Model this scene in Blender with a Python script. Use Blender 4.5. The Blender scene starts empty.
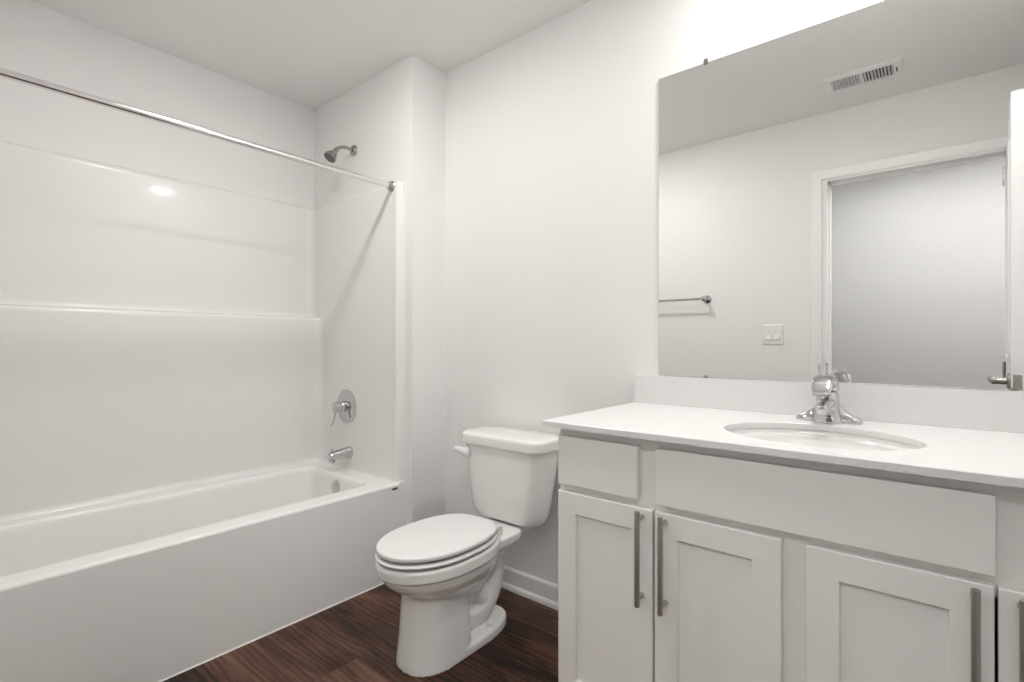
import bpy, bmesh, math, random
from mathutils import Vector, Matrix
random.seed(3)
S = bpy.context.scene
COL = S.collection
PI = math.pi

# ------------------------------------------------------------------ camera
cam_d = bpy.data.cameras.new('camera')
cam = bpy.data.objects.new('camera', cam_d)
COL.objects.link(cam)
cam.location = (0, 0, 1.0903)
cam.rotation_euler = (PI / 2, 0, math.radians(39.60))
cam_d.sensor_fit = 'HORIZONTAL'
cam_d.sensor_width = 36
cam_d.lens = 504.72 / 1024 * 36
cam_d.shift_y = 2.39 / 1024
cam_d.clip_start = 0.01
S.camera = cam

# ------------------------------------------------------------------ world and exposure
W = bpy.data.worlds.new('world')
S.world = W
W.use_nodes = True
W.node_tree.nodes['Background'].inputs[0].default_value = (0.9, 0.95, 1, 1)
W.node_tree.nodes['Background'].inputs[1].default_value = 0.3
S.view_settings.view_transform = 'Standard'
S.view_settings.look = 'None'
S.view_settings.gamma = 1
S.view_settings.use_curve_mapping = False
S.view_settings.exposure = 0.07
LAMP_SINK, LAMP_TUB, FILL_HALL = 166, 183, 16.5     # brightness of the ceiling lights and the added hall fill panel

# ------------------------------------------------------------------ materials
def mat(name, col, rough=0.5, metal=0.0, coat=0.0, spec=0.5):
    m = bpy.data.materials.new(name)
    m.use_nodes = True
    b = m.node_tree.nodes['Principled BSDF']
    b.inputs['Base Color'].default_value = (*col, 1)
    b.inputs['Roughness'].default_value = rough
    b.inputs['Metallic'].default_value = metal
    b.inputs['Coat Weight'].default_value = coat
    b.inputs['Coat Roughness'].default_value = 0.06
    b.inputs['Specular IOR Level'].default_value = spec
    return m

def nodes(m):
    return m.node_tree.nodes, m.node_tree.links, m.node_tree.nodes['Principled BSDF']

def add_noise(m, scale, bump=0.0, vary=0.0, detail=3, dist=0.002):
    """subtle procedural relief and tone variation"""
    n, l, b = nodes(m)
    g = n.new('ShaderNodeNewGeometry')
    t = n.new('ShaderNodeTexNoise')
    t.inputs['Scale'].default_value = scale
    t.inputs['Detail'].default_value = detail
    l.new(g.outputs['Position'], t.inputs['Vector'])
    if bump:
        bp = n.new('ShaderNodeBump')
        bp.inputs['Strength'].default_value = bump
        bp.inputs['Distance'].default_value = dist
        l.new(t.outputs['Fac'], bp.inputs['Height'])
        l.new(bp.outputs['Normal'], b.inputs['Normal'])
    if vary:
        c = b.inputs['Base Color'].default_value[:]
        r = n.new('ShaderNodeValToRGB')
        r.color_ramp.elements[0].position = 0.3
        r.color_ramp.elements[1].position = 0.7
        r.color_ramp.elements[0].color = (*[x * (1 - vary) for x in c[:3]], 1)
        r.color_ramp.elements[1].color = (*[min(1, x * (1 + vary)) for x in c[:3]], 1)
        l.new(t.outputs['Fac'], r.inputs['Fac'])
        l.new(r.outputs['Color'], b.inputs['Base Color'])
    return m

M = {}
M['wall'] = add_noise(mat('wall_paint', (0.875, 0.864, 0.85), 0.62, spec=0.3), 260, 0.10, 0.008)
M['ceiling'] = add_noise(mat('ceiling_paint', (0.92, 0.915, 0.90), 0.8, spec=0.2), 180, 0.15, 0.008)
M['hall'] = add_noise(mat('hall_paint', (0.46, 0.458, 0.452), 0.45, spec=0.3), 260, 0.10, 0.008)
M['trim'] = add_noise(mat('trim_paint', (0.90, 0.895, 0.885), 0.35), 90, 0.02)
M['door'] = add_noise(mat('door_paint', (0.88, 0.88, 0.878), 0.35), 120, 0.03)
M['fiberglass'] = add_noise(mat('gloss_fiberglass', (0.905, 0.898, 0.88), 0.27, coat=0.12), 5, 0.03, 0.0, 2, 0.01)
M['surround'] = add_noise(mat('surround_fiberglass', (0.85, 0.843, 0.825), 0.25, coat=0.12), 5, 0.03, 0.0, 2, 0.01)
M['porcelain'] = add_noise(mat('porcelain', (0.88, 0.873, 0.855), 0.10, coat=0.5), 6, 0.0, 0.006)
M['seat'] = add_noise(mat('seat_plastic', (0.80, 0.79, 0.78), 0.28), 40, 0.0, 0.006)
M['plastic'] = add_noise(mat('white_plastic', (0.87, 0.862, 0.855), 0.35), 50, 0.0, 0.006)
M['vanity'] = add_noise(mat('vanity_paint', (0.85, 0.84, 0.815), 0.38), 160, 0.03, 0.008)
M['caulk'] = add_noise(mat('white_caulk', (0.88, 0.87, 0.85), 0.4), 90, 0.03)
M['chrome'] = add_noise(mat('polished_chrome', (0.60, 0.60, 0.60), 0.06, 1.0), 30, 0.0, 0.01)
M['rodmetal'] = add_noise(mat('rod_metal', (0.82, 0.81, 0.80), 0.16, 1.0), 30, 0.0, 0.01)
M['satin'] = add_noise(mat('satin_nickel', (0.42, 0.405, 0.39), 0.22, 1.0), 30, 0.0, 0.02)
M['nickel'] = add_noise(mat('brushed_nickel', (0.47, 0.445, 0.425), 0.36, 1.0), 400, 0.04, 0.03)
M['graymetal'] = add_noise(mat('grey_nozzle_plate', (0.16, 0.155, 0.15), 0.4, 0.3), 60, 0.0, 0.03)
M['mirror'] = add_noise(mat('mirror_silver', (0.86, 0.865, 0.855), 0.0, 1.0), 2, 0.0, 0.001)
M['dark'] = add_noise(mat('dark_rubber', (0.03, 0.03, 0.03), 0.6), 50, 0.0, 0.05)
M['ventshade'] = add_noise(mat('duct_shade_and_lever', (0.10, 0.098, 0.095), 0.7), 50, 0.0, 0.05)  # dark grey of the painted duct shade and the damper lever
M['badge'] = add_noise(mat('badge_metal', (0.12, 0.115, 0.105), 0.35, 0.6), 50, 0.0, 0.05)

def lamp_mat(name, strength, col):
    m = mat(name, (0.9, 0.9, 0.88), 0.4)
    b = m.node_tree.nodes['Principled BSDF']
    b.inputs['Emission Color'].default_value = (*col, 1)
    b.inputs['Emission Strength'].default_value = strength
    return m
M['lens_sink'] = lamp_mat('lamp_lens', LAMP_SINK, (1.0, 0.985, 0.965))
M['lens_tub'] = lamp_mat('lamp_lens_soft', LAMP_TUB, (1.0, 0.985, 0.965))
M['fill_hall'] = lamp_mat('hall_fill_glow', FILL_HALL, (1.0, 0.985, 0.97))  # glow of the added hall fill panel

def quartz():
    m = mat('speckled_quartz', (0.86, 0.855, 0.845), 0.3, coat=0.1)
    n, l, b = nodes(m)
    g = n.new('ShaderNodeNewGeometry')
    a = n.new('ShaderNodeTexNoise')
    a.inputs['Scale'].default_value = 220
    a.inputs['Detail'].default_value = 4
    v = n.new('ShaderNodeTexVoronoi')
    v.inputs['Scale'].default_value = 170
    for t in (a, v):
        l.new(g.outputs['Position'], t.inputs['Vector'])
    r = n.new('ShaderNodeValToRGB')
    e = r.color_ramp.elements
    e[0].position, e[0].color = 0.33, (0.77, 0.75, 0.735, 1)
    e[1].position, e[1].color = 0.47, (0.82, 0.815, 0.808, 1)
    l.new(a.outputs['Fac'], r.inputs['Fac'])
    r2 = n.new('ShaderNodeValToRGB')
    e = r2.color_ramp.elements
    e[0].position, e[0].color = 0.08, (0.82, 0.80, 0.785, 1)
    e[1].position, e[1].color = 0.30, (1, 1, 1, 1)
    l.new(v.outputs['Distance'], r2.inputs['Fac'])
    mx = n.new('ShaderNodeMix')
    mx.data_type = 'RGBA'
    mx.blend_type = 'MULTIPLY'
    mx.inputs[0].default_value = 0.45
    l.new(r.outputs['Color'], mx.inputs[6])
    l.new(r2.outputs['Color'], mx.inputs[7])
    l.new(mx.outputs[2], b.inputs['Base Color'])
    return m
M['quartz'] = quartz()

def wood():
    m = mat('dark_wood_planks', (0.07, 0.04, 0.03), 0.45, spec=0.3)
    n, l, b = nodes(m)
    g = n.new('ShaderNodeNewGeometry')
    br = n.new('ShaderNodeTexBrick')
    br.offset = 0.37
    br.inputs['Color1'].default_value = (0, 0, 0, 1)
    br.inputs['Color2'].default_value = (1, 1, 1, 1)
    br.inputs['Mortar'].default_value = (0.5, 0.5, 0.5, 1)
    br.inputs['Scale'].default_value = 1
    br.inputs['Mortar Size'].default_value = 0.0012
    br.inputs['Mortar Smooth'].default_value = 0.3
    br.inputs['Brick Width'].default_value = 1.22
    br.inputs['Row Height'].default_value = 0.178
    mp0 = n.new('ShaderNodeMapping')
    mp0.inputs['Location'].default_value = (0.31, 0.06, 0)
    l.new(g.outputs['Position'], mp0.inputs['Vector'])
    l.new(mp0.outputs['Vector'], br.inputs['Vector'])
    # every plank gets its own piece of grain
    off = n.new('ShaderNodeVectorMath')
    off.operation = 'SCALE'
    off.inputs[3].default_value = 7.3
    l.new(br.outputs['Color'], off.inputs[0])
    add = n.new('ShaderNodeVectorMath')
    add.operation = 'ADD'
    l.new(g.outputs['Position'], add.inputs[0])
    l.new(off.outputs[0], add.inputs[1])
    def noise(scale_vec, scale, detail, distort=0.0, rough=0.6):
        mp = n.new('ShaderNodeMapping')
        mp.inputs['Scale'].default_value = scale_vec
        t = n.new('ShaderNodeTexNoise')
        t.inputs['Scale'].default_value = scale
        t.inputs['Detail'].default_value = detail
        t.inputs['Distortion'].default_value = distort
        t.inputs['Roughness'].default_value = rough
        l.new(add.outputs[0], mp.inputs['Vector'])
        l.new(mp.outputs['Vector'], t.inputs['Vector'])
        return t
    big = noise((0.9, 4.2, 1), 2.0, 5, 1.1, 0.6)
    fine = noise((1.1, 62, 1), 2.2, 6, 0.35, 0.72)
    lines = noise((0.9, 95, 1), 1.6, 3, 0.5, 0.6)
    wv_m = n.new('ShaderNodeMapping')
    wv_m.inputs['Scale'].default_value = (0.55, 3.0, 1)
    wv = n.new('ShaderNodeTexWave')
    wv.bands_direction = 'Y'
    wv.inputs['Scale'].default_value = 4.5
    wv.inputs['Distortion'].default_value = 11
    wv.inputs['Detail'].default_value = 3
    wv.inputs['Detail Scale'].default_value = 0.9
    l.new(add.outputs[0], wv_m.inputs['Vector'])
    l.new(wv_m.outputs['Vector'], wv.inputs['Vector'])
    def mix(f, a_, b_):
        x = n.new('ShaderNodeMix')
        x.inputs[0].default_value = f
        l.new(a_, x.inputs[2])
        l.new(b_, x.inputs[3])
        return x.outputs[0]
    s1 = mix(0.34, big.outputs['Fac'], fine.outputs['Fac'])
    s2 = mix(0.09, s1, wv.outputs['Fac'])
    s2b = mix(0.13, s2, br.outputs['Color'])
    thin = n.new('ShaderNodeMapRange')       # thin dark pores and streaks
    thin.inputs['From Min'].default_value = 0.30
    thin.inputs['From Max'].default_value = 0.46
    thin.inputs['To Min'].default_value = -0.10
    thin.inputs['To Max'].default_value = 0.012
    l.new(lines.outputs['Fac'], thin.inputs['Value'])
    sm = n.new('ShaderNodeMath')
    sm.operation = 'ADD'
    l.new(s2b, sm.inputs[0])
    l.new(thin.outputs['Result'], sm.inputs[1])
    s3 = sm.outputs[0]
    r = n.new('ShaderNodeValToRGB')
    cr = r.color_ramp
    cr.elements[0].position, cr.elements[0].color = 0.37, (0.010, 0.0045, 0.0032, 1)
    cr.elements[1].position, cr.elements[1].color = 0.66, (0.19, 0.097, 0.063, 1)
    e = cr.elements.new(0.43); e.color = (0.034, 0.0150, 0.0098, 1)
    e = cr.elements.new(0.53); e.color = (0.088, 0.040, 0.026, 1)
    l.new(s3, r.inputs['Fac'])
    seam = n.new('ShaderNodeMix')
    seam.data_type = 'RGBA'
    l.new(br.outputs['Fac'], seam.inputs[0])
    l.new(r.outputs['Color'], seam.inputs[6])
    seam.inputs[7].default_value = (0.012, 0.007, 0.005, 1)
    l.new(seam.outputs[2], b.inputs['Base Color'])
    bp = n.new('ShaderNodeBump')
    bp.inputs['Strength'].default_value = 0.25
    bp.inputs['Distance'].default_value = 0.002
    l.new(s2, bp.inputs['Height'])
    l.new(bp.outputs['Normal'], b.inputs['Normal'])
    return m
M['wood'] = wood()

# ------------------------------------------------------------------ mesh helpers
def new_bm():
    return bmesh.new()

def loft(bm, loops, cap0=True, cap1=True, closed=True):
    """skin a list of equally long point loops"""
    rows = [[bm.verts.new(p) for p in lp] for lp in loops]
    n = len(rows[0])
    for a, b in zip(rows[:-1], rows[1:]):
        for i in range(n if closed else n - 1):
            j = (i + 1) % n
            bm.faces.new((a[i], a[j], b[j], b[i]))
    if cap0:
        bm.faces.new(list(reversed(rows[0])))
    if cap1:
        bm.faces.new(rows[-1])
    return rows

def rrect(x0, x1, y0, y1, r, k=6):
    """rounded rectangle, 4*k points, counter-clockwise"""
    r = min(r, (x1 - x0) / 2 - 1e-4, (y1 - y0) / 2 - 1e-4)
    pts = []
    for cx, cy, a0 in ((x1 - r, y1 - r, 0), (x0 + r, y1 - r, 90), (x0 + r, y0 + r, 180), (x1 - r, y0 + r, 270)):
        for i in range(k):
            a = math.radians(a0 + 90 * i / (k - 1))
            pts.append((cx + r * math.cos(a), cy + r * math.sin(a)))
    return pts

def at_z(pts, z):
    return [(x, y, z) for x, y in pts]

def add_box(bm, x0, x1, y0, y1, z0, z1, bev=0.0, seg=2):
    vs = [bm.verts.new((x, y, z)) for z in (z0, z1) for x, y in ((x0, y0), (x1, y0), (x1, y1), (x0, y1))]
    fs = [(3, 2, 1, 0), (4, 5, 6, 7), (0, 1, 5, 4), (1, 2, 6, 5), (2, 3, 7, 6), (3, 0, 4, 7)]
    f = [bm.faces.new([vs[i] for i in q]) for q in fs]
    if bev:
        es = list({e for q in f for e in q.edges})
        bmesh.ops.bevel(bm, geom=es, offset=bev, segments=seg, profile=0.5, affect='EDGES')

def frame_of(d):
    d = Vector(d).normalized()
    u = d.orthogonal().normalized()
    if abs(d.z) < 0.95:
        u = Vector((0, 0, 1)).cross(d).normalized()
    return d, u, d.cross(u).normalized()

def add_tube(bm, path, radii, n=16, caps=True, squash=1.0):
    path = [Vector(p) for p in path]
    if not hasattr(radii, '__len__'):
        radii = [radii] * len(path)
    loops = []
    u = None
    for i, p in enumerate(path):
        d = (path[min(i + 1, len(path) - 1)] - path[max(i - 1, 0)])
        if u is None:
            d, u, v = frame_of(d)
        else:                               # carry the frame along so that the tube never twists
            d = d.normalized()
            u = (u - d * u.dot(d)).normalized()
            v = d.cross(u).normalized()
        loops.append([p + u * radii[i] * math.cos(2 * PI * k / n) + v * radii[i] * squash * math.sin(2 * PI * k / n) for k in range(n)])
    loft(bm, loops, caps, caps)

def add_lathe(bm, prof, origin, axis, n=32):
    """prof: (radius, distance along axis) pairs"""
    o = Vector(origin)
    d, u, v = frame_of(axis)
    loops = [[o + d * h + (u * math.cos(2 * PI * k / n) + v * math.sin(2 * PI * k / n)) * max(r, 1e-4) for k in range(n)] for r, h in prof]
    loft(bm, loops, True, True)

def smooth_path(pts, sub=6):
    """Catmull-Rom through points of any dimension"""
    P = [pts[0]] + list(pts) + [pts[-1]]
    out = []
    for i in range(1, len(P) - 2):
        for s in range(sub):
            t = s / sub
            q = []
            for a, b, c, d in zip(P[i - 1], P[i], P[i + 1], P[i + 2]):
                q.append(0.5 * (2 * b + (c - a) * t + (2 * a - 5 * b + 4 * c - d) * t * t + (3 * b - a - 3 * c + d) * t ** 3))
            out.append(tuple(q))
    out.append(tuple(pts[-1]))
    return out

def tag(o, label=None, cat=None, group=None, kind=None):
    for k, v in (('label', label), ('category', cat), ('group', group), ('kind', kind)):
        if v:
            o[k] = v
    return o

def origin_of(parent):
    v = Vector((0, 0, 0))
    while parent:
        v += parent.location
        parent = parent.parent
    return v

def obj(name, bm, material, parent=None, smooth=True, angle=40, weighted=True):
    """link a bmesh given in world coordinates as ONE mesh object"""
    bmesh.ops.remove_doubles(bm, verts=bm.verts, dist=1e-6)
    bmesh.ops.recalc_face_normals(bm, faces=bm.faces)
    me = bpy.data.meshes.new(name)
    if parent:
        bmesh.ops.translate(bm, verts=bm.verts, vec=-origin_of(parent))
    lim = math.radians(angle)
    for f in bm.faces:
        f.smooth = smooth
    for e in bm.edges:
        e.smooth = len(e.link_faces) == 2 and e.calc_face_angle(0) <= lim
    bm.to_mesh(me)
    bm.free()
    me.materials.append(material)
    o = bpy.data.objects.new(name, me)
    COL.objects.link(o)
    o.parent = parent
    if smooth and weighted:                 # keep large flats flat beside their small eased edges
        w = o.modifiers.new('normals', 'WEIGHTED_NORMAL')
        w.keep_sharp = True
        w.weight = 80
    return o

def thing(name, loc, label, cat, group=None):
    o = bpy.data.objects.new(name, None)
    o.empty_display_size = 0.05
    o.location = loc
    COL.objects.link(o)
    return tag(o, label, cat, group)

def struct(name, bm, m, label, cat, parent=None):
    return tag(obj(name, bm, m, parent, smooth=True), label, cat, kind='structure')

def boxes(*bs, bev=0.0):
    bm = new_bm()
    for b in bs:
        add_box(bm, *b, bev=bev)
    return bm

# ------------------------------------------------------------------ room shell (mirror wall at y=1.73, door wall at y=0)
XL, XR, YB, H = -2.737, 0.425, 1.73, 2.44
CX, CY = -1.862, 1.52                      # corner of the boxed-out plumbing wall
DX0, DX1, DH = -0.460, 0.312, 2.037        # door opening

struct('floor', boxes((XL - .1, 1.3, -1.48, YB + .1, -.1, 0)), M['wood'], 'dark brown wood plank floor', 'floor')
struct('ceiling', boxes((XL - .1, 1.3, -1.48, YB + .1, H, H + .1)), M['ceiling'], 'plain pale grey ceiling', 'ceiling')
struct('wall_left', boxes((XL - .1, XL, 0, YB, 0, H)), M['wall'], 'long white wall behind the bathtub surround', 'wall')
struct('wall_back', boxes((XL - .1, XR + .1, YB, YB + .1, 0, H)), M['wall'], 'white wall behind the toilet and the mirror', 'wall')
struct('wall_plumbing', boxes((XL, CX, CY, YB, 0, H)), M['wall'], 'white boxed out wall carrying the shower head', 'wall')
struct('wall_right', boxes((XR, XR + .1, 0, YB, 0, H)), M['wall'], 'white wall at the right end of the vanity', 'wall')
struct('wall_front', boxes((XL - .1, DX0 - .030, -.115, 0, 0, H), (DX1 + .030, 1.3, -.115, 0, 0, H), (DX0 - .030, DX1 + .030, -.115, 0, DH + .030, H)),
       M['wall'], 'white doorway wall seen in the mirror', 'wall')
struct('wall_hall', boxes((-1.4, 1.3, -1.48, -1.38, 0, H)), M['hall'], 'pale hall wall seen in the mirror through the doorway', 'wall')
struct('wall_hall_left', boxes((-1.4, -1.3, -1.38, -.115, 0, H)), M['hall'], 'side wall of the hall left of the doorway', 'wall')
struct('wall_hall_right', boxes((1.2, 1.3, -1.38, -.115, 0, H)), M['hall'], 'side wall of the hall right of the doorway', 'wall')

def base_profile(run, length_axis, p0, p1, at, sgn):
    """skirting with eased top and a quarter round at its foot; runs p0..p1 along an axis, standing off plane 'at'"""
    prof = [(0, 0), (0.024, 0), (0.024, 0.010), (0.0215, 0.018), (0.016, 0.0235), (0.013, 0.025), (0.013, 0.080), (0.011, 0.086), (0.006, 0.090), (0, 0.092)]
    lp = []
    for q in (p0, p1):
        if length_axis == 'x':
            lp.append([(q, at + sgn * a, z) for a, z in prof])
        else:
            lp.append([(at + sgn * a, q, z) for a, z in prof])
    loft(run, lp)
    return run

b = base_profile(new_bm(), 'x', CX, -0.806, YB, -1)
struct('baseboard_back', b, M['trim'], 'white baseboard along the wall behind the toilet', 'baseboard')
b = base_profile(new_bm(), 'y', CY, YB - .013, CX, 1)
struct('baseboard_plumbing', b, M['trim'], 'short white baseboard beside the tub end', 'baseboard')
b = base_profile(new_bm(), 'x', -1.90, -0.546, 0, 1)
struct('baseboard_front', b, M['trim'], 'white baseboard under the towel bar', 'baseboard')

# door frame: jamb lining, stop and flat casing with a beaded inner edge
def casing(bm, x0, x1, top, width, ysurf, sgn):
    prof = [(0.0, 0.0), (0.0, 0.011), (0.006, 0.013), (0.012, 0.011), (0.016, 0.013), (width - .006, 0.017), (width, 0.013), (width, 0.0)]
    lps = []
    for (cx, cz, dx, dz) in ((x0, 0, -1, 0), (x0, top, -1, 1), (x1, top, 1, 1), (x1, 0, 1, 0)):
        lps.append([(cx + dx * a, ysurf + sgn * h, cz + dz * a) for a, h in prof])
    loft(bm, lps)
bm = new_bm()
casing(bm, DX0 - .028, DX1 + .028, DH + .012, 0.057, 0, 1)
casing(bm, DX0 - .028, DX1 + .028, DH + .012, 0.057, -.115, -1)
for b_ in ((DX0 - .030, DX0, -.117, .002, 0, DH + .030), (DX1, DX1 + .030, -.117, .002, 0, DH + .030), (DX0, DX1, -.117, .002, DH, DH + .030),
           (DX0, DX0 + .010, -.085, -.045, 0, DH), (DX1 - .010, DX1, -.085, -.045, 0, DH), (DX0, DX1, -.085, -.045, DH - .010, DH)):
    add_box(bm, *b_)
struct('trim_1', bm, M['trim'], 'white casing and jamb around the doorway in the mirror', 'door frame')

# ------------------------------------------------------------------ open door leaf (seen in the mirror)
door = thing('door_1', (0.285, 0.04, 0), 'open white door leaf standing at the right edge of the mirror', 'door')
door['kind'] = 'structure'
DM = Matrix.Translation((0.285, 0.04, 0)) @ Matrix.Rotation(math.atan2(0.9978, -0.0657), 4, 'Z')
def dbm(bm):                              # local: x along the leaf, y towards its left face
    bmesh.ops.transform(bm, matrix=DM, verts=bm.verts)
    return bm
LW, LT, LZ0, LZ1 = 0.762, 0.035, 0.010, 2.034
bm = new_bm()
add_box(bm, 0, LW, -LT, 0, LZ0, LZ1, bev=0.0015)
for side in (0, 1):
    for (z0, z1) in ((0.20, 0.86), (1.02, 1.90)):
        rows = []
        for ins, h in ((0, 0), (0.006, 0.006), (0.014, 0.006), (0.020, 0.0), (0.05, 0.002)):
            lp = [(x, (h if side == 0 else -LT - h), z) for x, z in rrect(0.11 + ins, LW - 0.11 - ins, z0 + ins, z1 - ins, 0.03, 4)]
            rows.append(lp)
        loft(bm, rows, False, True)
obj('door_panel', dbm(bm), M['door'], door)
for side in (0, 1):
    sg = 1 if side == 0 else -1
    y0 = 0 if side == 0 else -LT
    bm = new_bm()
    add_lathe(bm, [(0.031, 0), (0.031, 0.006), (0.026, 0.010), (0.013, 0.012), (0.011, 0.045)], (LW - .06, y0, 0.945), (0, sg, 0), 24)
    pts = smooth_path([(LW - .06, y0 + sg * .045, .945), (LW - .075, y0 + sg * .053, .947), (LW - .11, y0 + sg * .056, .950), (LW - .15, y0 + sg * .054, .948), (LW - .178, y0 + sg * .046, .942)], 5)
    add_tube(bm, pts, [0.011 - 0.004 * abs(i / len(pts) - .2) for i in range(len(pts))], 12)
    add_lathe(bm, [(0.0, -0.012), (0.013, -0.006), (0.013, 0.006), (0.008, 0.009)], (LW - .06, y0 + sg * .046, 0.945), (0, sg, 0), 16)
    tag(obj('door_handle', dbm(bm), M['satin'], door), 'satin nickel lever handle')
bm = new_bm()
add_box(bm, LW - .0005, LW + .0012, -LT + .005, -.005, .917, .973, bev=.0005)
add_box(bm, LW + .001, LW + .009, -LT + .011, -.011, .935, .955, bev=.002)
tag(obj('latch_plate', dbm(bm), M['satin'], door), 'satin nickel latch plate')
for z in (0.24, 0.955, 1.90):
    bm = new_bm()
    add_tube(bm, [(0.0, 0.006, z - .045), (0.0, 0.006, z + .045)], 0.006, 12)
    add_box(bm, 0.0, 0.03, -0.001, 0.0015, z - .044, z + .044)
    tag(obj('hinge', dbm(bm), M['satin'], door), 'satin nickel hinge')

# ------------------------------------------------------------------ ceiling disc lights (just above the picture; they light the room), then an added hall fill panel
def disc_light(x, y, r, lens, label):
    t = thing('ceiling_light', (x, y, H), label, 'ceiling light', 'flush ceiling lights')
    bm = new_bm()
    add_lathe(bm, [(r + .022, 0), (r + .022, .004), (r + .012, .012), (r, .014), (r, .006)], (x, y, H), (0, 0, -1), 40)
    obj('trim_ring', bm, M['plastic'], t)
    bm = new_bm()
    add_lathe(bm, [(r - .001, .0085), (r - .001, .0165), (r * .93, .0205), (r * .7, .0225), (0.01, .0235)], (x, y, H), (0, 0, -1), 40)
    obj('lens', bm, lens, t)
    return t
disc_light(-0.16, 1.46, 0.078, M['lens_sink'], 'round flush ceiling light above the sink')
disc_light(-1.50, 0.78, 0.078, M['lens_tub'], 'round flush ceiling light between the tub and the toilet')
t = thing('hall_fill_panel', (.26, -.56, H), 'unseen glowing panel added on the hall ceiling for fill light', 'ceiling light')  # added out of view to brighten vanity and toilet through the doorway
hx0, hx1, hy0, hy1 = -.60, 1.12, -.76, -.36
bm = new_bm()
loft(bm, [at_z(rrect(hx0 - i, hx1 + i, hy0 - i, hy1 + i, .006, 3), H - z) for i, z in ((.025, .0005), (.025, .012), (.020, .016), (0, .016), (0, .010))], False, False)
obj('frame', bm, M['plastic'], t)
bm = new_bm()
loft(bm, [at_z(rrect(hx0, hx1, hy0, hy1, .004, 3), H - z) for z in (.008, .0115)])
obj('lens', bm, M['fill_hall'], t)

# ------------------------------------------------------------------ bathtub
TX0, TX1, TY0, TY1, TZ = -2.725, -1.909, 0.012, 1.5195, 0.4394
tub = thing('bathtub', ((TX0 + TX1) / 2, (TY0 + TY1) / 2, 0), 'white built-in alcove bathtub with plain flat apron front', 'bathtub')
bm = new_bm()
K = 9
def lp(x0, x1, y0, y1, r, z):
    return at_z(rrect(x0, x1, y0, y1, r, K), z)
IX0, IX1, IY0, IY1 = -2.535, -1.998, 0.09, 1.388
loops = [lp(TX0, TX1, TY0, TY1, .006, 0.0),
         lp(TX0, TX1, TY0, TY1, .006, TZ - .012),
         lp(TX0, TX1, TY0, TY1, .006, TZ - .010),
         lp(TX0 + .003, TX1 - .003, TY0 + .003, TY1 - .003, .007, TZ - .003),
         lp(TX0 + .010, TX1 - .010, TY0 + .010, TY1 - .010, .010, TZ)]
for ins, r, dz in ((-.008, .060, 0.0), (-.002, .062, .0015), (.004, .064, .006), (.009, .066, .014), (.013, .07, .030), (.030, .085, .14), (.045, .10, .25), (.060, .11, .32), (.085, .11, .350), (.12, .10, .362), (.19, .06, .366)):
    loops.append(lp(IX0 + ins * .8, IX1 - ins * .8, IY0 + ins * 2.2, IY1 - ins * 1.0, r, TZ - dz))
loft(bm, loops, True, True)
obj('tub_shell', bm, M['fiberglass'], tub, angle=50)
bm = new_bm()
add_box(bm, -1.945, -1.9080, 1.4815, 1.5195, .0005, .4425, bev=.003, seg=2)
obj('end_flange', bm, M['fiberglass'], tub)
oc = (-2.266, 1.372, TZ - .062)            # overflow plate on the sloping end of the basin
bm = new_bm()
add_lathe(bm, [(.036, -.004), (.036, .003), (.030, .008), (.012, .010), (.005, .009)], oc, (0, -1, 0.12), 28)
add_box(bm, oc[0] - .012, oc[0] + .012, oc[1] - .014, oc[1] - .006, oc[2] + .014, oc[2] + .024, bev=.002)
tag(obj('overflow_plate', bm, M['chrome'], tub), 'chrome overflow plate')
bm = new_bm()
add_lathe(bm, [(.034, 0), (.034, .003), (.026, .005), (.022, .002), (.005, .002)], (-2.266, 1.14, TZ - .366), (0, 0, 1), 28)
tag(obj('drain', bm, M['chrome'], tub), 'chrome drain')
bm = new_bm()
bx, by, bz = TX1 - .001, 1.456, 0.4165
lps = []
for h, s in ((-.001, 1), (.0015, 1), (.0025, .8)):
    lps.append([(bx + h, by + .019 * s * math.cos(2 * PI * i / 24), bz + .0055 * s * math.sin(2 * PI * i / 24)) for i in range(24)])
loft(bm, lps)
tag(obj('badge', bm, M['badge'], tub), 'small dark oval maker badge')
bm = new_bm()
lps = []
for y in (0.0, TY1):
    lps.append([(TX1 - .006, y, 0), (TX1 + .003, y, 0), (TX1 + .002, y, .003), (TX1 - .001, y, .005), (TX1 - .006, y, .006)])
loft(bm, lps)
struct('trim_2', bm, M['caulk'], 'white caulk bead between tub apron and floor', 'trim')

# ------------------------------------------------------------------ fibreglass surround on three sides of the tub
SXF = -1.913                                # front edge of the end panels
def surround_contour(z, xb, ye, y0, rc, flat):
    pts = []
    xf = SXF
    d = CY - ye                             # how far the end panel stands off the wall
    for i in range(7):                      # rounded front bead, from the wall out
        a = PI / 2 * i / 6
        pts.append((xf - 0.026 + 0.026 * math.cos(a), CY - (d + .006 * flat) * math.sin(a)))
    pts.append((xf - .040, CY - d - .004 * flat))
    pts.append((xf - .052, CY - d))
    pts.append((xf - .20, ye))
    for i in range(9):
        a = PI / 2 * i / 8
        pts.append((xb + rc - rc * math.sin(a), ye - rc + rc * math.cos(a)))
    for t in (.25, .5, .75):
        pts.append((xb, (ye - rc) * (1 - t) + (y0 + rc) * t))
    for i in range(9):
        a = PI / 2 * i / 8
        pts.append((xb + rc - rc * math.cos(a), y0 + rc - rc * math.sin(a)))
    pts.append((xf - .20, y0))
    pts.append((xf - .052, y0))
    pts.append((xf - .040, y0 + .004 * flat))
    for i in range(7):
        a = PI / 2 * (1 - i / 6)
        pts.append((xf - 0.026 + 0.026 * math.cos(a), (y0 + .006 * flat) * math.sin(a) + 0.001))
    return at_z(pts, z)
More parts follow.
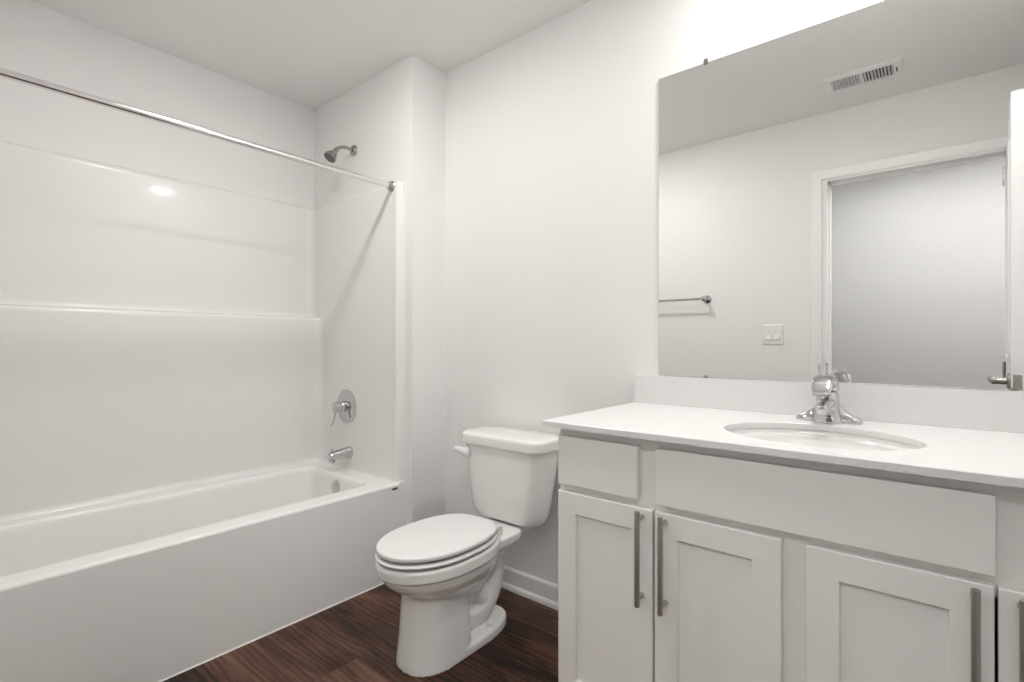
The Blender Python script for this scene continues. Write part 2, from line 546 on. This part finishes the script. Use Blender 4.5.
levels = [(TZ + .0002, -2.606, 1.484, 0.036, .05, 1), (TZ + .012, -2.615, 1.486, .034, .045, 1), (TZ + .020, -2.6165, 1.486, .034, .044, 1), (TZ + .026, -2.617, 1.486, .034, .044, 1), (0.8, -2.618, 1.486, .034, .042, 1), (1.200, -2.620, 1.486, .034, .040, 1), (1.208, -2.620, 1.486, .034, .040, 1),
          (1.218, -2.6205, 1.486, .034, .040, 1), (1.226, -2.623, 1.486, .034, .040, 1), (1.231, -2.628, 1.486, .034, .040, 1), (1.234, -2.636, 1.486, .034, .040, 1),
          (1.235, -2.660, 1.486, .034, .040, 1), (1.236, -2.684, 1.486, .034, .040, 1), (1.240, -2.695, 1.486, .034, .040, 1), (1.250, -2.6975, 1.486, .034, .040, 1),
          (1.256, -2.698, 1.486, .034, .040, 1), (1.262, -2.698, 1.486, .034, .040, 1), (1.55, -2.698, 1.487, .033, .040, 1), (1.830, -2.697, 1.487, .033, .040, 1), (1.836, -2.697, 1.487, .033, .040, 1), (1.841, -2.6972, 1.487, .033, .040, 1), (1.850, -2.700, 1.489, .031, .040, 1), (1.857, -2.709, 1.495, .025, .040, .6),
          (1.861, -2.722, 1.505, .015, .040, .3), (1.862, -2.735, 1.5185, .002, .03, 0)]
bm = new_bm()
loft(bm, [surround_contour(*v) for v in levels], False, False, closed=False)
o = obj('tub_surround', bm, M['surround'], None, angle=60)
tag(o, 'glossy white three-sided shower surround above the bathtub', 'shower surround')

# ------------------------------------------------------------------ shower fittings
t = thing('shower_rod', (-1.970, 0.75, 1.837), 'straight chrome shower curtain rod across the tub opening', 'shower rod')
bm = new_bm()
add_tube(bm, [(-1.970, .040, 1.837), (-1.970, 1.482, 1.837)], .0125, 24)
obj('rod', bm, M['rodmetal'], t)
for y, s in ((1.4865, -1), (0.0335, 1)):
    bm = new_bm()
    add_lathe(bm, [(.025, 0), (.025, .006), (.021, .010), (.017, .012), (.0155, .024), (.0128, .025)], (-1.970, y, 1.837), (0, s, 0), 28)
    tag(obj('end_flange', bm, M['satin'], t), 'round chrome end flange')

SX = -2.338
t = thing('showerhead', (SX, CY, 2.106), 'chrome shower head on a short bent arm above the surround', 'shower head')
bm = new_bm()
add_lathe(bm, [(.030, 0), (.030, .003), (.026, .009), (.016, .014), (.011, .015)], (SX, CY, 2.106), (0, -1, 0), 28)
obj('wall_flange', bm, M['satin'], t)
bm = new_bm()
add_tube(bm, smooth_path([(SX, 1.518, 2.106), (SX, 1.485, 2.108), (SX, 1.455, 2.106), (SX, 1.432, 2.095), (SX, 1.415, 2.078)], 6), .0085, 16)
obj('arm', bm, M['satin'], t)
bm = new_bm()
hd = Vector((0, -.59, -.81)).normalized()
ho = Vector((SX, 1.416, 2.080))
add_lathe(bm, [(.004, -.012), (.011, -.008), (.0125, 0), (.011, .008), (.011, .014), (.015, .018), (.020, .030), (.027, .045), (.032, .056), (.0325, .062), (.030, .064)], ho, hd, 32)
h = obj('head', bm, M['satin'], t)
bm = new_bm()
add_lathe(bm, [(.029, .0635), (.028, .0655), (.010, .0665), (.003, .0665)], ho, hd, 32)
for k in range(12):
    a = 2 * PI * k / 12
    d_, u_, v_ = frame_of(hd)
    add_lathe(bm, [(.0022, .065), (.0018, .068)], ho + (u_ * math.cos(a) + v_ * math.sin(a)) * .021, hd, 8)
tag(obj('spray_face', bm, M['graymetal'], h), 'dark grey spray face')

VX, VY, VZ = -2.352, 1.486, 0.762
t = thing('shower_valve', (VX, VY, VZ), 'round chrome shower valve with lever handle above the tub spout', 'shower valve')
bm = new_bm()
add_lathe(bm, [(.088, 0), (.0885, .003), (.083, .008), (.060, .013), (.036, .015), (.030, .016)], (VX, VY, VZ), (0, -1, 0), 40)
obj('escutcheon', bm, M['chrome'], t)
bm = new_bm()
add_lathe(bm, [(.029, .014), (.029, .030), (.024, .034), (.022, .040), (.026, .042), (.027, .066), (.023, .074), (.012, .078), (.003, .079)], (VX, VY, VZ), (0, -1, 0), 28)
obj('hub', bm, M['chrome'], t)
bm = new_bm()
pts = smooth_path([(VX - .003, VY - .058, VZ - .010), (VX - .006, VY - .066, VZ - .035), (VX - .008, VY - .070, VZ - .062), (VX - .010, VY - .080, VZ - .088), (VX - .011, VY - .090, VZ - .098)], 5)
add_tube(bm, pts, [.013, .013, .0125, .012, .0115, .011, .0105, .010, .0095, .009, .009, .009, .009, .009, .0088, .0085, .0082, .008, .0075, .0065, .004], 14, squash=.6)
obj('lever', bm, M['chrome'], t)

PX, PZ = -2.325, 0.525
t = thing('tub_spout', (PX, VY, PZ), 'chrome tub spout with diverter knob under the valve', 'tub spout')
bm = new_bm()
rows = []
for y, w, h_, zc in ((0, .030, .030, 0), (-.004, .031, .031, 0), (-.012, .030, .030, 0), (-.05, .0275, .027, -.001), (-.085, .0255, .024, -.003), (-.108, .025, .023, -.005), (-.118, .0235, .021, -.006), (-.122, .019, .016, -.007)):
    rows.append([(PX + w * math.cos(2 * PI * k / 28), VY + y, PZ + zc + h_ * math.sin(2 * PI * k / 28)) for k in range(28)])
loft(bm, rows)
obj('spout', bm, M['chrome'], t)
bm = new_bm()
add_lathe(bm, [(.014, 0), (.0145, .012), (.012, .012), (.012, .002)], (PX, VY - .100, PZ - .026), (0, 0, -1), 20)
obj('outlet', bm, M['chrome'], t)
bm = new_bm()
add_lathe(bm, [(.004, -.008), (.004, .008), (.0075, .009), (.008, .013), (.005, .015)], (PX, VY - .103, PZ + .018), (0, 0, 1), 16)
obj('diverter_knob', bm, M['chrome'], t)

# ------------------------------------------------------------------ toilet
QX = -1.335
toilet = thing('toilet', (QX, 1.30, 0), 'white two-piece toilet with its lid closed', 'toilet')
def egg(yf, yb, ymid, b, ef=2.0, eb=2.4, n=48, cx=QX):
    """egg outline: widest at ymid, front at yf, back at yb"""
    pts = []
    for i in range(n):
        a = 2 * PI * i / n
        s, c = math.sin(a), math.cos(a)
        if c >= 0:
            e, L = ef, ymid - yf
            y = ymid - L * abs(c) ** (2 / e)
        else:
            e, L = eb, yb - ymid
            y = ymid + L * abs(c) ** (2 / e)
        x = cx + b * math.copysign(abs(s) ** (2 / e), s)
        pts.append((x, y))
    return pts
def eggs(bm, rows):
    loft(bm, [at_z(egg(*r[1:]), r[0]) for r in rows])
bm = new_bm()
# bowl with its rim band
eggs(bm, [(.14, 1.13, 1.38, 1.25, .060), (.205, 1.115, 1.42, 1.25, .085), (.232, 1.095, 1.43, 1.24, .104), (.254, 1.066, 1.44, 1.23, .124), (.276, 1.030, 1.45, 1.21, .140),
          (.300, 1.002, 1.45, 1.20, .1515), (.319, .990, 1.45, 1.20, .156), (.3325, .986, 1.455, 1.20, .158), (.3335, .974, 1.46, 1.20, .166), (.367, .971, 1.46, 1.20, .167), (.374, .976, 1.455, 1.20, .163)])
FQ = dict(cx=QX - .008)
def foot(rows):
    loft(bm, [at_z(egg(*r[1:], **FQ), r[0]) for r in rows])
# front column
foot([(0, 1.058, 1.300, 1.19, .108, 2.3, 6), (.03, 1.061, 1.298, 1.19, .106, 2.3, 6), (.10, 1.070, 1.294, 1.19, .102, 2.3, 6), (.20, 1.078, 1.288, 1.19, .099, 2.3, 6), (.25, 1.080, 1.28, 1.19, .098, 2.3, 6)])
# foot flange
foot([(0, 1.058, 1.540, 1.31, .109, 2.6, 2.5), (.028, 1.059, 1.539, 1.31, .108, 2.6, 2.5), (.037, 1.07, 1.53, 1.31, .101, 2.6, 2.5)])
# trapway
add_tube(bm, smooth_path([(QX, 1.22, .10), (QX, 1.32, .085), (QX, 1.390, .088), (QX, 1.445, .125), (QX, 1.470, .19), (QX, 1.474, .26), (QX, 1.462, .345)], 5),
         [.064 - .010 * i / 30 for i in range(31)], 20)
add_tube(bm, smooth_path([(QX, 1.20, .24), (QX, 1.30, .20), (QX, 1.37, .15), (QX, 1.43, .10)], 5), .055, 20)
# neck and tank deck
eggs(bm, [(.26, 1.26, 1.50, 1.39, .066, 3, 3), (.305, 1.24, 1.53, 1.38, .090, 3, 4), (.328, 1.22, 1.548, 1.38, .112, 3, 7), (.334, 1.22, 1.553, 1.38, .116, 3, 9), (.359, 1.22, 1.555, 1.38, .119, 3, 9), (.365, 1.23, 1.55, 1.38, .115, 3, 9)])
add_box(bm, QX - .08, QX + .08, 1.52, 1.67, .33, .362)
bowl = obj('bowl', bm, M['porcelain'], toilet, weighted=False)
md = bowl.modifiers.new('blend', 'REMESH')
md.mode = 'VOXEL'
md.voxel_size = 0.0035
md.use_smooth_shade = True
md = bowl.modifiers.new('ease', 'SMOOTH')
md.factor = 0.5
md.iterations = 5
for s in (-1, 1):
    bm = new_bm()
    add_lathe(bm, [(.013, 0), (.0135, .006), (.012, .013), (.007, .018), (.002, .0195)], (QX - .008 + s * .080, 1.40, .036), (0, 0, 1), 20)
    obj('bolt_cap', bm, M['plastic'], toilet)
# seat ring and lid
def slab(rows):
    bm = new_bm()
    eggs(bm, rows)
    return bm
def seat_rows(z0, z1, yf, yb, b, r=.006, crown=0.0):
    rows = []
    for dz, ins in ((.008, .022), (.008, .018), (0, .014), (0, .007), (.0015, .003), (.005, .0005)):
        rows.append((z0 + dz, yf + ins, yb - ins, 1.195, b - ins, 2.03, 2.65))
    for dz, ins in ((.006, 0), (.003, .002), (.001, .005), (0, .010)):
        rows.append((z1 - dz, yf + ins, yb - ins, 1.195, b - ins, 2.03, 2.65))
    if crown:
        for f, ins in ((.45, .035), (.8, .07), (1, .12)):
            rows.append((z1 + crown * f, yf + ins * 1.2, yb - ins, 1.195, b - ins, 2.03, 2.65))
    return rows
obj('seat', slab(seat_rows(.3812, .3950, .971, 1.422, .165)), M['seat'], toilet)
obj('lid', slab(seat_rows(.4020, .4205, .974, 1.430, .161, crown=.0025)), M['seat'], toilet)
for s in (-1, 1):
    bm = new_bm()
    add_box(bm, QX + s * .073 - .017, QX + s * .073 + .017, 1.415, 1.455, .362, .400, bev=.006, seg=3)
    add_tube(bm, [(QX + s * .073 - .022, 1.430, .399), (QX + s * .073 + .022, 1.430, .399)], .007, 12)
    obj('hinge', bm, M['seat'], toilet)
# tank
bm = new_bm()
def tl(hw, y0, y1, r, z):
    # gently bowed front
    pts = []
    for x, y in rrect(QX - hw, QX + hw, y0, y1, r, 8):
        pts.append((x, y, z))
    return pts
loops = [tl(.138, 1.560, 1.635, .036, .3680), tl(.150, 1.548, 1.645, .045, .371), tl(.163, 1.540, 1.653, .055, .378), tl(.174, 1.534, 1.660, .062, .390), tl(.183, 1.529, 1.666, .066, .41), tl(.191, 1.525, 1.674, .068, .46),
         tl(.200, 1.520, 1.687, .066, .56), tl(.205, 1.516, 1.698, .064, .64), tl(.206, 1.515, 1.700, .064, .675)]
loft(bm, loops)
obj('tank', bm, M['porcelain'], toilet)
bm = new_bm()
def ll(ins, z):
    return at_z(rrect(QX - .221 + ins, QX + .221 - ins, 1.499 + ins, 1.708 - ins, .068 - ins * .5, 8), z)
loft(bm, [ll(.008, .6725), ll(.002, .674), ll(0, .678), ll(0, .706), ll(.003, .713), ll(.008, .7175), ll(.016, .720), ll(.04, .7215), ll(.08, .722)])
obj('tank_lid', bm, M['porcelain'], toilet)
bm = new_bm()
lx, ly, lz = QX - .158, 1.519, .641
add_lathe(bm, [(.018, 0), (.018, .012), (.015, .017), (.010, .018), (.010, .022)], (lx, ly, lz), (-.25, -1, 0), 20)
rows = []
for x, y, z, w in ((.020, -.020, -.008, .008), (.014, -.024, -.006, .016), (0, -.027, -.001, .0175), (-.018, -.030, .003, .0145), (-.032, -.032, .005, .0125), (-.044, -.032, .006, .0115), (-.051, -.031, .006, .007)):
    rows.append([(lx + x, ly + y + .008 * math.cos(2 * PI * k / 14), lz + z + w * math.sin(2 * PI * k / 14)) for k in range(14)])
loft(bm, rows)
obj('flush_lever', bm, M['plastic'], toilet)

# ------------------------------------------------------------------ vanity cabinet
VX0, VX1, VYF, VYB, VZT = -0.803, 0.3765, 1.184, YB - .002, 0.858
van = thing('vanity_cabinet', ((VX0 + VX1) / 2, 1.45, 0), 'long light grey bathroom vanity with shaker doors', 'vanity')
bm = new_bm()
add_box(bm, VX0, VX0 + .016, VYF + .02, VYB, 0, VZT)
add_box(bm, VX1 - .016, VX1, VYF + .02, VYB, 0, VZT)
add_box(bm, VX0 + .016, VX1 - .016, VYB - .006, VYB, .1, VZT)
add_box(bm, VX0 + .016, VX1 - .016, VYF + .02, VYB - .006, .10, .116)
add_box(bm, VX0 + .016, VX1 - .016, VYF + .07, VYF + .086, 0, .10)
obj('carcass', bm, M['vanity'], van)
bm = new_bm()                               # face frame: stiles and rails in one plane
for x0, x1, z0 in ((VX0, VX0 + .035, .10), (-.585, -.49, .66), (-.245, -.185, .10), (.06, .16, .66), (VX1 - .035, VX1, .10)):
    add_box(bm, x0, x1, VYF, VYF + .02, z0, VZT, bev=.0008, seg=1)
for z0, z1 in ((.10, .135), (.660, .725), (.815, VZT)):
    add_box(bm, VX0, VX1, VYF + .0006, VYF + .0196, z0, z1)
obj('face_frame', bm, M['vanity'], van)
FY = VYF - .0195                            # front plane of doors and drawer fronts
def drawer(x0, x1, z0, z1):
    bm = new_bm()
    add_box(bm, x0, x1, FY, VYF - .0005, z0, z1, bev=.002, seg=2)
    return obj('drawer_front', bm, M['vanity'], van)
drawer(-.797, -.5605, .7015, .8345)
drawer(-.5125, .0855, .6995, .8355)
drawer(.1335, .3705, .7015, .8345)
def shaker(x0, x1, z0, z1, hx):
    bm = new_bm()
    sw, dep = .057, .009
    y0, y1 = FY, VYF - .0005
    def rect(i, y):
        return [(x0 + i, y, z0 + i), (x1 - i, y, z0 + i), (x1 - i, y, z1 - i), (x0 + i, y, z1 - i)]
    loft(bm, [rect(0, y1), rect(0, y0 + .0015), rect(.0015, y0), rect(sw - .001, y0), rect(sw, y0 + .001), rect(sw + .0015, y0 + dep), ])
    d = obj('door', bm, M['vanity'], van, angle=25)
    bm = new_bm()
    zt, zb, yc = .6825, .4525, FY - .030
    add_lathe(bm, [(.0058, 0), (.0065, .001), (.0065, .229), (.0058, .23)], (hx, yc, zb), (0, 0, 1), 20)
    for z in (zb + .019, zt - .019):
        add_tube(bm, [(hx, FY - .001, z), (hx, yc, z)], .0062, 14)
    tag(obj('bar_pull', bm, M['nickel'], d), 'brushed nickel bar pull')
    return d
DZ0, DZ1 = .118, .6825
shaker(-.797, -.5200, DZ0, DZ1, -.546)
shaker(-.5145, -.2375, DZ0, DZ1, -.487)
shaker(-.1925, .0838, DZ0, DZ1, .0590)
shaker(.0886, .3700, DZ0, DZ1, .1165)

# ------------------------------------------------------------------ countertop with oval cut-out, backsplash
KX0, KX1, KY0, KY1, KZ0, KZ1 = -0.836, 0.418, 1.1432, YB - .001, 0.8585, 0.875
top = thing('countertop', ((KX0 + KX1) / 2, 1.44, KZ0), 'white speckled quartz vanity top with backsplash', 'countertop')
SCX, SCY, SA, SB = -0.208, 1.383, 0.203, 0.168          # sink opening
def oval(a, b_, z, n=72):
    return [(SCX + a * math.cos(2 * PI * k / n), SCY + b_ * math.sin(2 * PI * k / n), z) for k in range(n)]
def rect_ring(x0, x1, y0, y1, z, n=72):
    """outer rectangle sampled in step with the oval; corners kept"""
    pts = []
    for k in range(n):
        a = 2 * PI * k / n
        dx, dy = SA * math.cos(a), SB * math.sin(a)
        t_ = min((x1 - SCX) / dx if dx > 1e-9 else 1e9, (x0 - SCX) / dx if dx < -1e-9 else 1e9,
                 (y1 - SCY) / dy if dy > 1e-9 else 1e9, (y0 - SCY) / dy if dy < -1e-9 else 1e9)
        pts.append([SCX + dx * t_, SCY + dy * t_, z])
    for c in ((x0, y0), (x1, y0), (x1, y1), (x0, y1)):
        i = min(range(n), key=lambda q: (pts[q][0] - c[0]) ** 2 + (pts[q][1] - c[1]) ** 2)
        pts[i][0], pts[i][1] = c
    return [tuple(p) for p in pts]
bm = new_bm()
c_ = .0018
rows = [oval(SA + .002, SB + .002, KZ0), rect_ring(KX0, KX1, KY0, KY1, KZ0), rect_ring(KX0, KX1, KY0, KY1, KZ1 - c_),
        rect_ring(KX0 + c_, KX1, KY0 + c_, KY1, KZ1), oval(SA + .0015, SB + .0015, KZ1), oval(SA, SB, KZ1 - .0015), oval(SA + .002, SB + .002, KZ0)]
loft(bm, rows, False, False)
obj('slab', bm, M['quartz'], top, angle=30)
bm = new_bm()
add_box(bm, KX0 + .003, KX1, YB - .0205, YB - .0005, KZ1, .9745, bev=.0012, seg=2)
obj('backsplash', bm, M['quartz'], top)

# ------------------------------------------------------------------ sink
sink = thing('sink', (SCX, SCY, KZ0 - .15), 'white oval undermount sink set in the vanity top', 'sink')
bm = new_bm()
ZS = KZ0 - .0008
rows = [oval(SA + .028, SB + .028, ZS - .012), oval(SA + .028, SB + .028, ZS), oval(SA + .006, SB + .006, ZS), oval(SA + .003, SB + .003, ZS - .004)]
for f, dz in ((.985, .02), (.95, .05), (.88, .085), (.74, .117), (.55, .135), (.34, .143), (.15, .146), (.115, .149)):
    rows.append(oval(SA * f, SB * f, ZS - dz))
rows += [oval(.022, .022, ZS - .153), oval(.022, .022, ZS - .17)]
loft(bm, rows, True, True)
obj('basin', bm, M['porcelain'], sink)
bm = new_bm()
add_lathe(bm, [(.023, 0), (.023, .003), (.019, .004), (.016, .001), (.015, .004), (.006, .007), (.002, .007)], (SCX, SCY, ZS - .1515), (0, 0, 1), 28)
tag(obj('drain', bm, M['chrome'], sink), 'chrome pop-up drain')

# ------------------------------------------------------------------ faucet
FX, FYC, FZ = -0.215, 1.628, KZ1
fau = thing('faucet', (FX, FYC, FZ), 'chrome single-handle faucet behind the sink', 'faucet')
bm = new_bm()                               # winged centreset base, sweeping up into the body
rows = []
for z, hw, hd in ((0, .078, .027), (.005, .079, .028), (.011, .077, .026), (.016, .070, .0225), (.021, .058, .020), (.028, .046, .019), (.038, .036, .018), (.050, .029, .017)):
    ring = []
    for k in range(48):
        a = 2 * PI * k / 48
        c, s = math.cos(a), math.sin(a)
        ring.append((FX + hw * math.copysign(abs(c) ** .9, c), FYC + hd * math.copysign(abs(s) ** .8, s), FZ + z))
    rows.append(ring)
loft(bm, rows)
obj('base_plate', bm, M['chrome'], fau)
bm = new_bm()                               # flared body with a broad flat front
rows = []
for z, hw, y0, y1 in ((.001, .038, -.040, .026), (.006, .037, -.039, .026), (.016, .033, -.036, .024), (.030, .029, -.035, .022), (.048, .027, -.036, .021), (.062, .027, -.038, .021), (.074, .026, -.036, .020), (.084, .023, -.028, .017)):
    rows.append(at_z(rrect(FX - hw, FX + hw, FYC + y0, FYC + y1, .022, 8), FZ + z))
loft(bm, rows)
obj('body', bm, M['chrome'], fau)
bm = new_bm()                               # short spout reaching over the bowl
rows = []
for y, zc, w, h_ in ((-.010, .050, .022, .016), (-.035, .054, .021, .015), (-.060, .056, .020, .0135), (-.085, .056, .0185, .012), (-.105, .053, .017, .011), (-.116, .050, .015, .010), (-.122, .048, .011, .008), (-.124, .047, .006, .004)):
    rows.append([(FX + w * math.copysign(abs(math.cos(2 * PI * k / 24)) ** .8, math.cos(2 * PI * k / 24)), FYC + y, FZ + zc + h_ * math.sin(2 * PI * k / 24)) for k in range(24)])
loft(bm, rows)
obj('spout', bm, M['chrome'], fau)
bm = new_bm()
add_lathe(bm, [(.0115, 0), (.0115, .012), (.0095, .014), (.0095, .008), (.002, .008)], (FX, FYC - .104, FZ + .045), (0, 0, -1), 20)
obj('aerator', bm, M['chrome'], fau)
bm = new_bm()                               # squared handle hub with a broad lever hooking forward and down
rows = []
for z, hw, y0, y1 in ((.0845, .021, -.024, .014), (.087, .025, -.030, .018), (.100, .0255, -.032, .020), (.112, .024, -.030, .019), (.120, .019, -.024, .014)):
    rows.append(at_z(rrect(FX - hw, FX + hw, FYC + y0, FYC + y1, .010, 6), FZ + z))
loft(bm, rows)
rows = []
for y, z, w, h_ in ((.016, .108, .016, .008), (-.010, .119, .0215, .0085), (-.040, .1255, .0235, .0075), (-.066, .1255, .024, .0065), (-.090, .118, .0238, .006), (-.110, .104, .023, .0055), (-.124, .089, .021, .005), (-.129, .083, .017, .0035)):
    rows.append([(FX + w * math.copysign(abs(math.cos(2 * PI * k / 24)) ** .6, math.cos(2 * PI * k / 24)), FYC + y, FZ + z + h_ * math.copysign(abs(math.sin(2 * PI * k / 24)) ** .8, math.sin(2 * PI * k / 24))) for k in range(24)])
loft(bm, rows)
obj('handle', bm, M['chrome'], fau)
bm = new_bm()
add_lathe(bm, [(.0025, .0), (.0025, .130), (.0042, .132), (.0046, .140), (.0035, .145), (.001, .146)], (FX - .026, FYC + .030, FZ + .010), (0, 0, 1), 14)
add_lathe(bm, [(.006, 0), (.006, .004), (.003, .005)], (FX - .026, FYC + .030, FZ + .010), (0, 0, 1), 14)
obj('lift_rod', bm, M['chrome'], fau)

# ------------------------------------------------------------------ mirror with plastic clips
MX0, MX1, MZ0, MZ1 = -0.747, 0.325, 0.9765, 2.036
mir = thing('mirror', ((MX0 + MX1) / 2, YB, MZ0), 'large frameless mirror above the vanity', 'mirror')
bm = new_bm()
lps = []
for ins, y in ((0, YB - .0008), (0, YB - .0048), (.0015, YB - .006)):
    lps.append([(x, y, z) for x, z in rrect(MX0 + ins, MX1 - ins, MZ0 + ins, MZ1 - ins, .005 - ins * .5, 6)])
loft(bm, lps)
obj('glass', bm, M['mirror'], mir, angle=10)
for x in (-.58, .158):
    for z, s in ((MZ1, 1), (MZ0, -1)):
        bm = new_bm()
        if s > 0:
            add_box(bm, x - .007, x + .007, YB - .0085, YB - .0006, z + .0005, z + .012, bev=.002)
            add_box(bm, x - .007, x + .007, YB - .0085, YB - .0062, z - .007, z + .002, bev=.0008)
            add_lathe(bm, [(.003, 0), (.0025, .0015), (.001, .002)], (x, YB - .0085, z + .007), (0, -1, 0), 10)
        else:
            add_box(bm, x - .007, x + .007, YB - .0085, YB - .0062, z - .0012, z + .006, bev=.0008)
        tag(obj('clip', bm, M['satin'], mir), 'small metal mirror clip')

# ------------------------------------------------------------------ towel bar (seen in the mirror, on the door wall)
BX1, BX0, BZ, BY = -1.150, -1.760, 1.386, 0.068
t = thing('towel_bar', ((BX0 + BX1) / 2, 0, BZ), 'chrome towel bar on the doorway wall, seen in the mirror', 'towel bar')
bm = new_bm()
add_tube(bm, [(BX0, BY, BZ), (BX1, BY, BZ)], .0078, 16)
obj('bar', bm, M['chrome'], t)
for x in (BX0, BX1):
    bm = new_bm()
    add_lathe(bm, [(.027, 0), (.027, .005), (.022, .009), (.012, .018), (.011, .050), (.016, .056), (.0175, .068), (.016, .078), (.010, .083), (.002, .084)], (x, 0.0005, BZ), (0, 1, 0), 24)
    obj('post', bm, M['chrome'], t)

# ------------------------------------------------------------------ switch plate (seen in the mirror)
t = thing('light_switch', (-.750, 0, 1.146), 'white double rocker light switch beside the doorway, seen in the mirror', 'light switch')
bm = new_bm()
loft(bm, [[(x, y, z) for x, z in rrect(-.809 + i, -.691 - i, 1.084 + i, 1.206 - i, .006, 5)] for i, y in ((0, .0005), (0, .004), (.002, .0062), (.006, .007))])
obj('wall_plate', bm, M['plastic'], t)
for x in (-.773, -.727):
    bm = new_bm()
    rows = [[(x + dx, .0068 + e * (1 if z < 1.145 else 0), z) for dx, z, e in ((-w, 1.112 + i, h0), (w, 1.112 + i, h0), (w, 1.145, h1), (w, 1.178 - i, h2), (-w, 1.178 - i, h2), (-w, 1.145, h1))]
            for i, w, h0, h1, h2 in ((0, .0165, 0, 0, 0), (.0008, .016, .007, .002, .003), (.002, .0155, .008, .003, .004))]
    loft(bm, rows)
    obj('rocker', bm, M['plastic'], t)

# ------------------------------------------------------------------ ceiling register (seen in the mirror)
t = thing('ceiling_vent', (-.263, .345, H), 'white slotted ceiling air vent, seen in the mirror', 'vent')
vx0, vx1, vy0, vy1 = -.425, -.103, .252, .450
bm = new_bm()
lx0, lx1, ly0, ly1 = -.392, -.135, .288, .414
rows = []
for x0, x1, y0, y1, z in ((vx0, vx1, vy0, vy1, H - .0005), (vx0, vx1, vy0, vy1, H - .003), (vx0 + .008, vx1 - .008, vy0 + .008, vy1 - .008, H - .009), (lx0, lx1, ly0, ly1, H - .010), (lx0, lx1, ly0, ly1, H - .0012)):
    rows.append(at_z(rrect(x0, x1, y0, y1, .003, 3), z))
loft(bm, rows, False, False)
add_box(bm, -.2735, -.2575, ly0, ly1, H - .0098, H - .0012)
obj('frame', bm, M['trim'], t)
bm = new_bm()
add_box(bm, lx0 - .002, lx1 + .002, ly0 - .002, ly1 + .002, H - .0014, H - .0006)  # flat plate, the shade inside the duct put into its colour
tag(obj('duct_shade', bm, M['ventshade'], t), 'dark plate painted as duct shade behind the louvers')
for (a, b_, tilt) in ((lx0, -.2735, -1), (-.2575, lx1, 1)):
    bm = new_bm()
    n = 9
    for k in range(n):
        x = a + (b_ - a) * (k + .5) / n
        w = .0042
        vs = [(x - w * .9, H - .0016), (x - w * .9 + .0016, H - .0016), (x + w * .9 + .0016, H - .0095), (x + w * .9, H - .0095)]
        if tilt < 0:
            vs = [(2 * x - q, z) for q, z in vs]
        loft(bm, [[(q, y, z) for q, z in vs] for y in (ly0, ly1)])
    obj('louvers', bm, M['trim'], t)
bm = new_bm()
add_box(bm, -.1255, -.1195, .335, .375, H - .016, H - .0085, bev=.001)
tag(obj('damper_lever', bm, M['ventshade'], t), 'small dark damper lever')
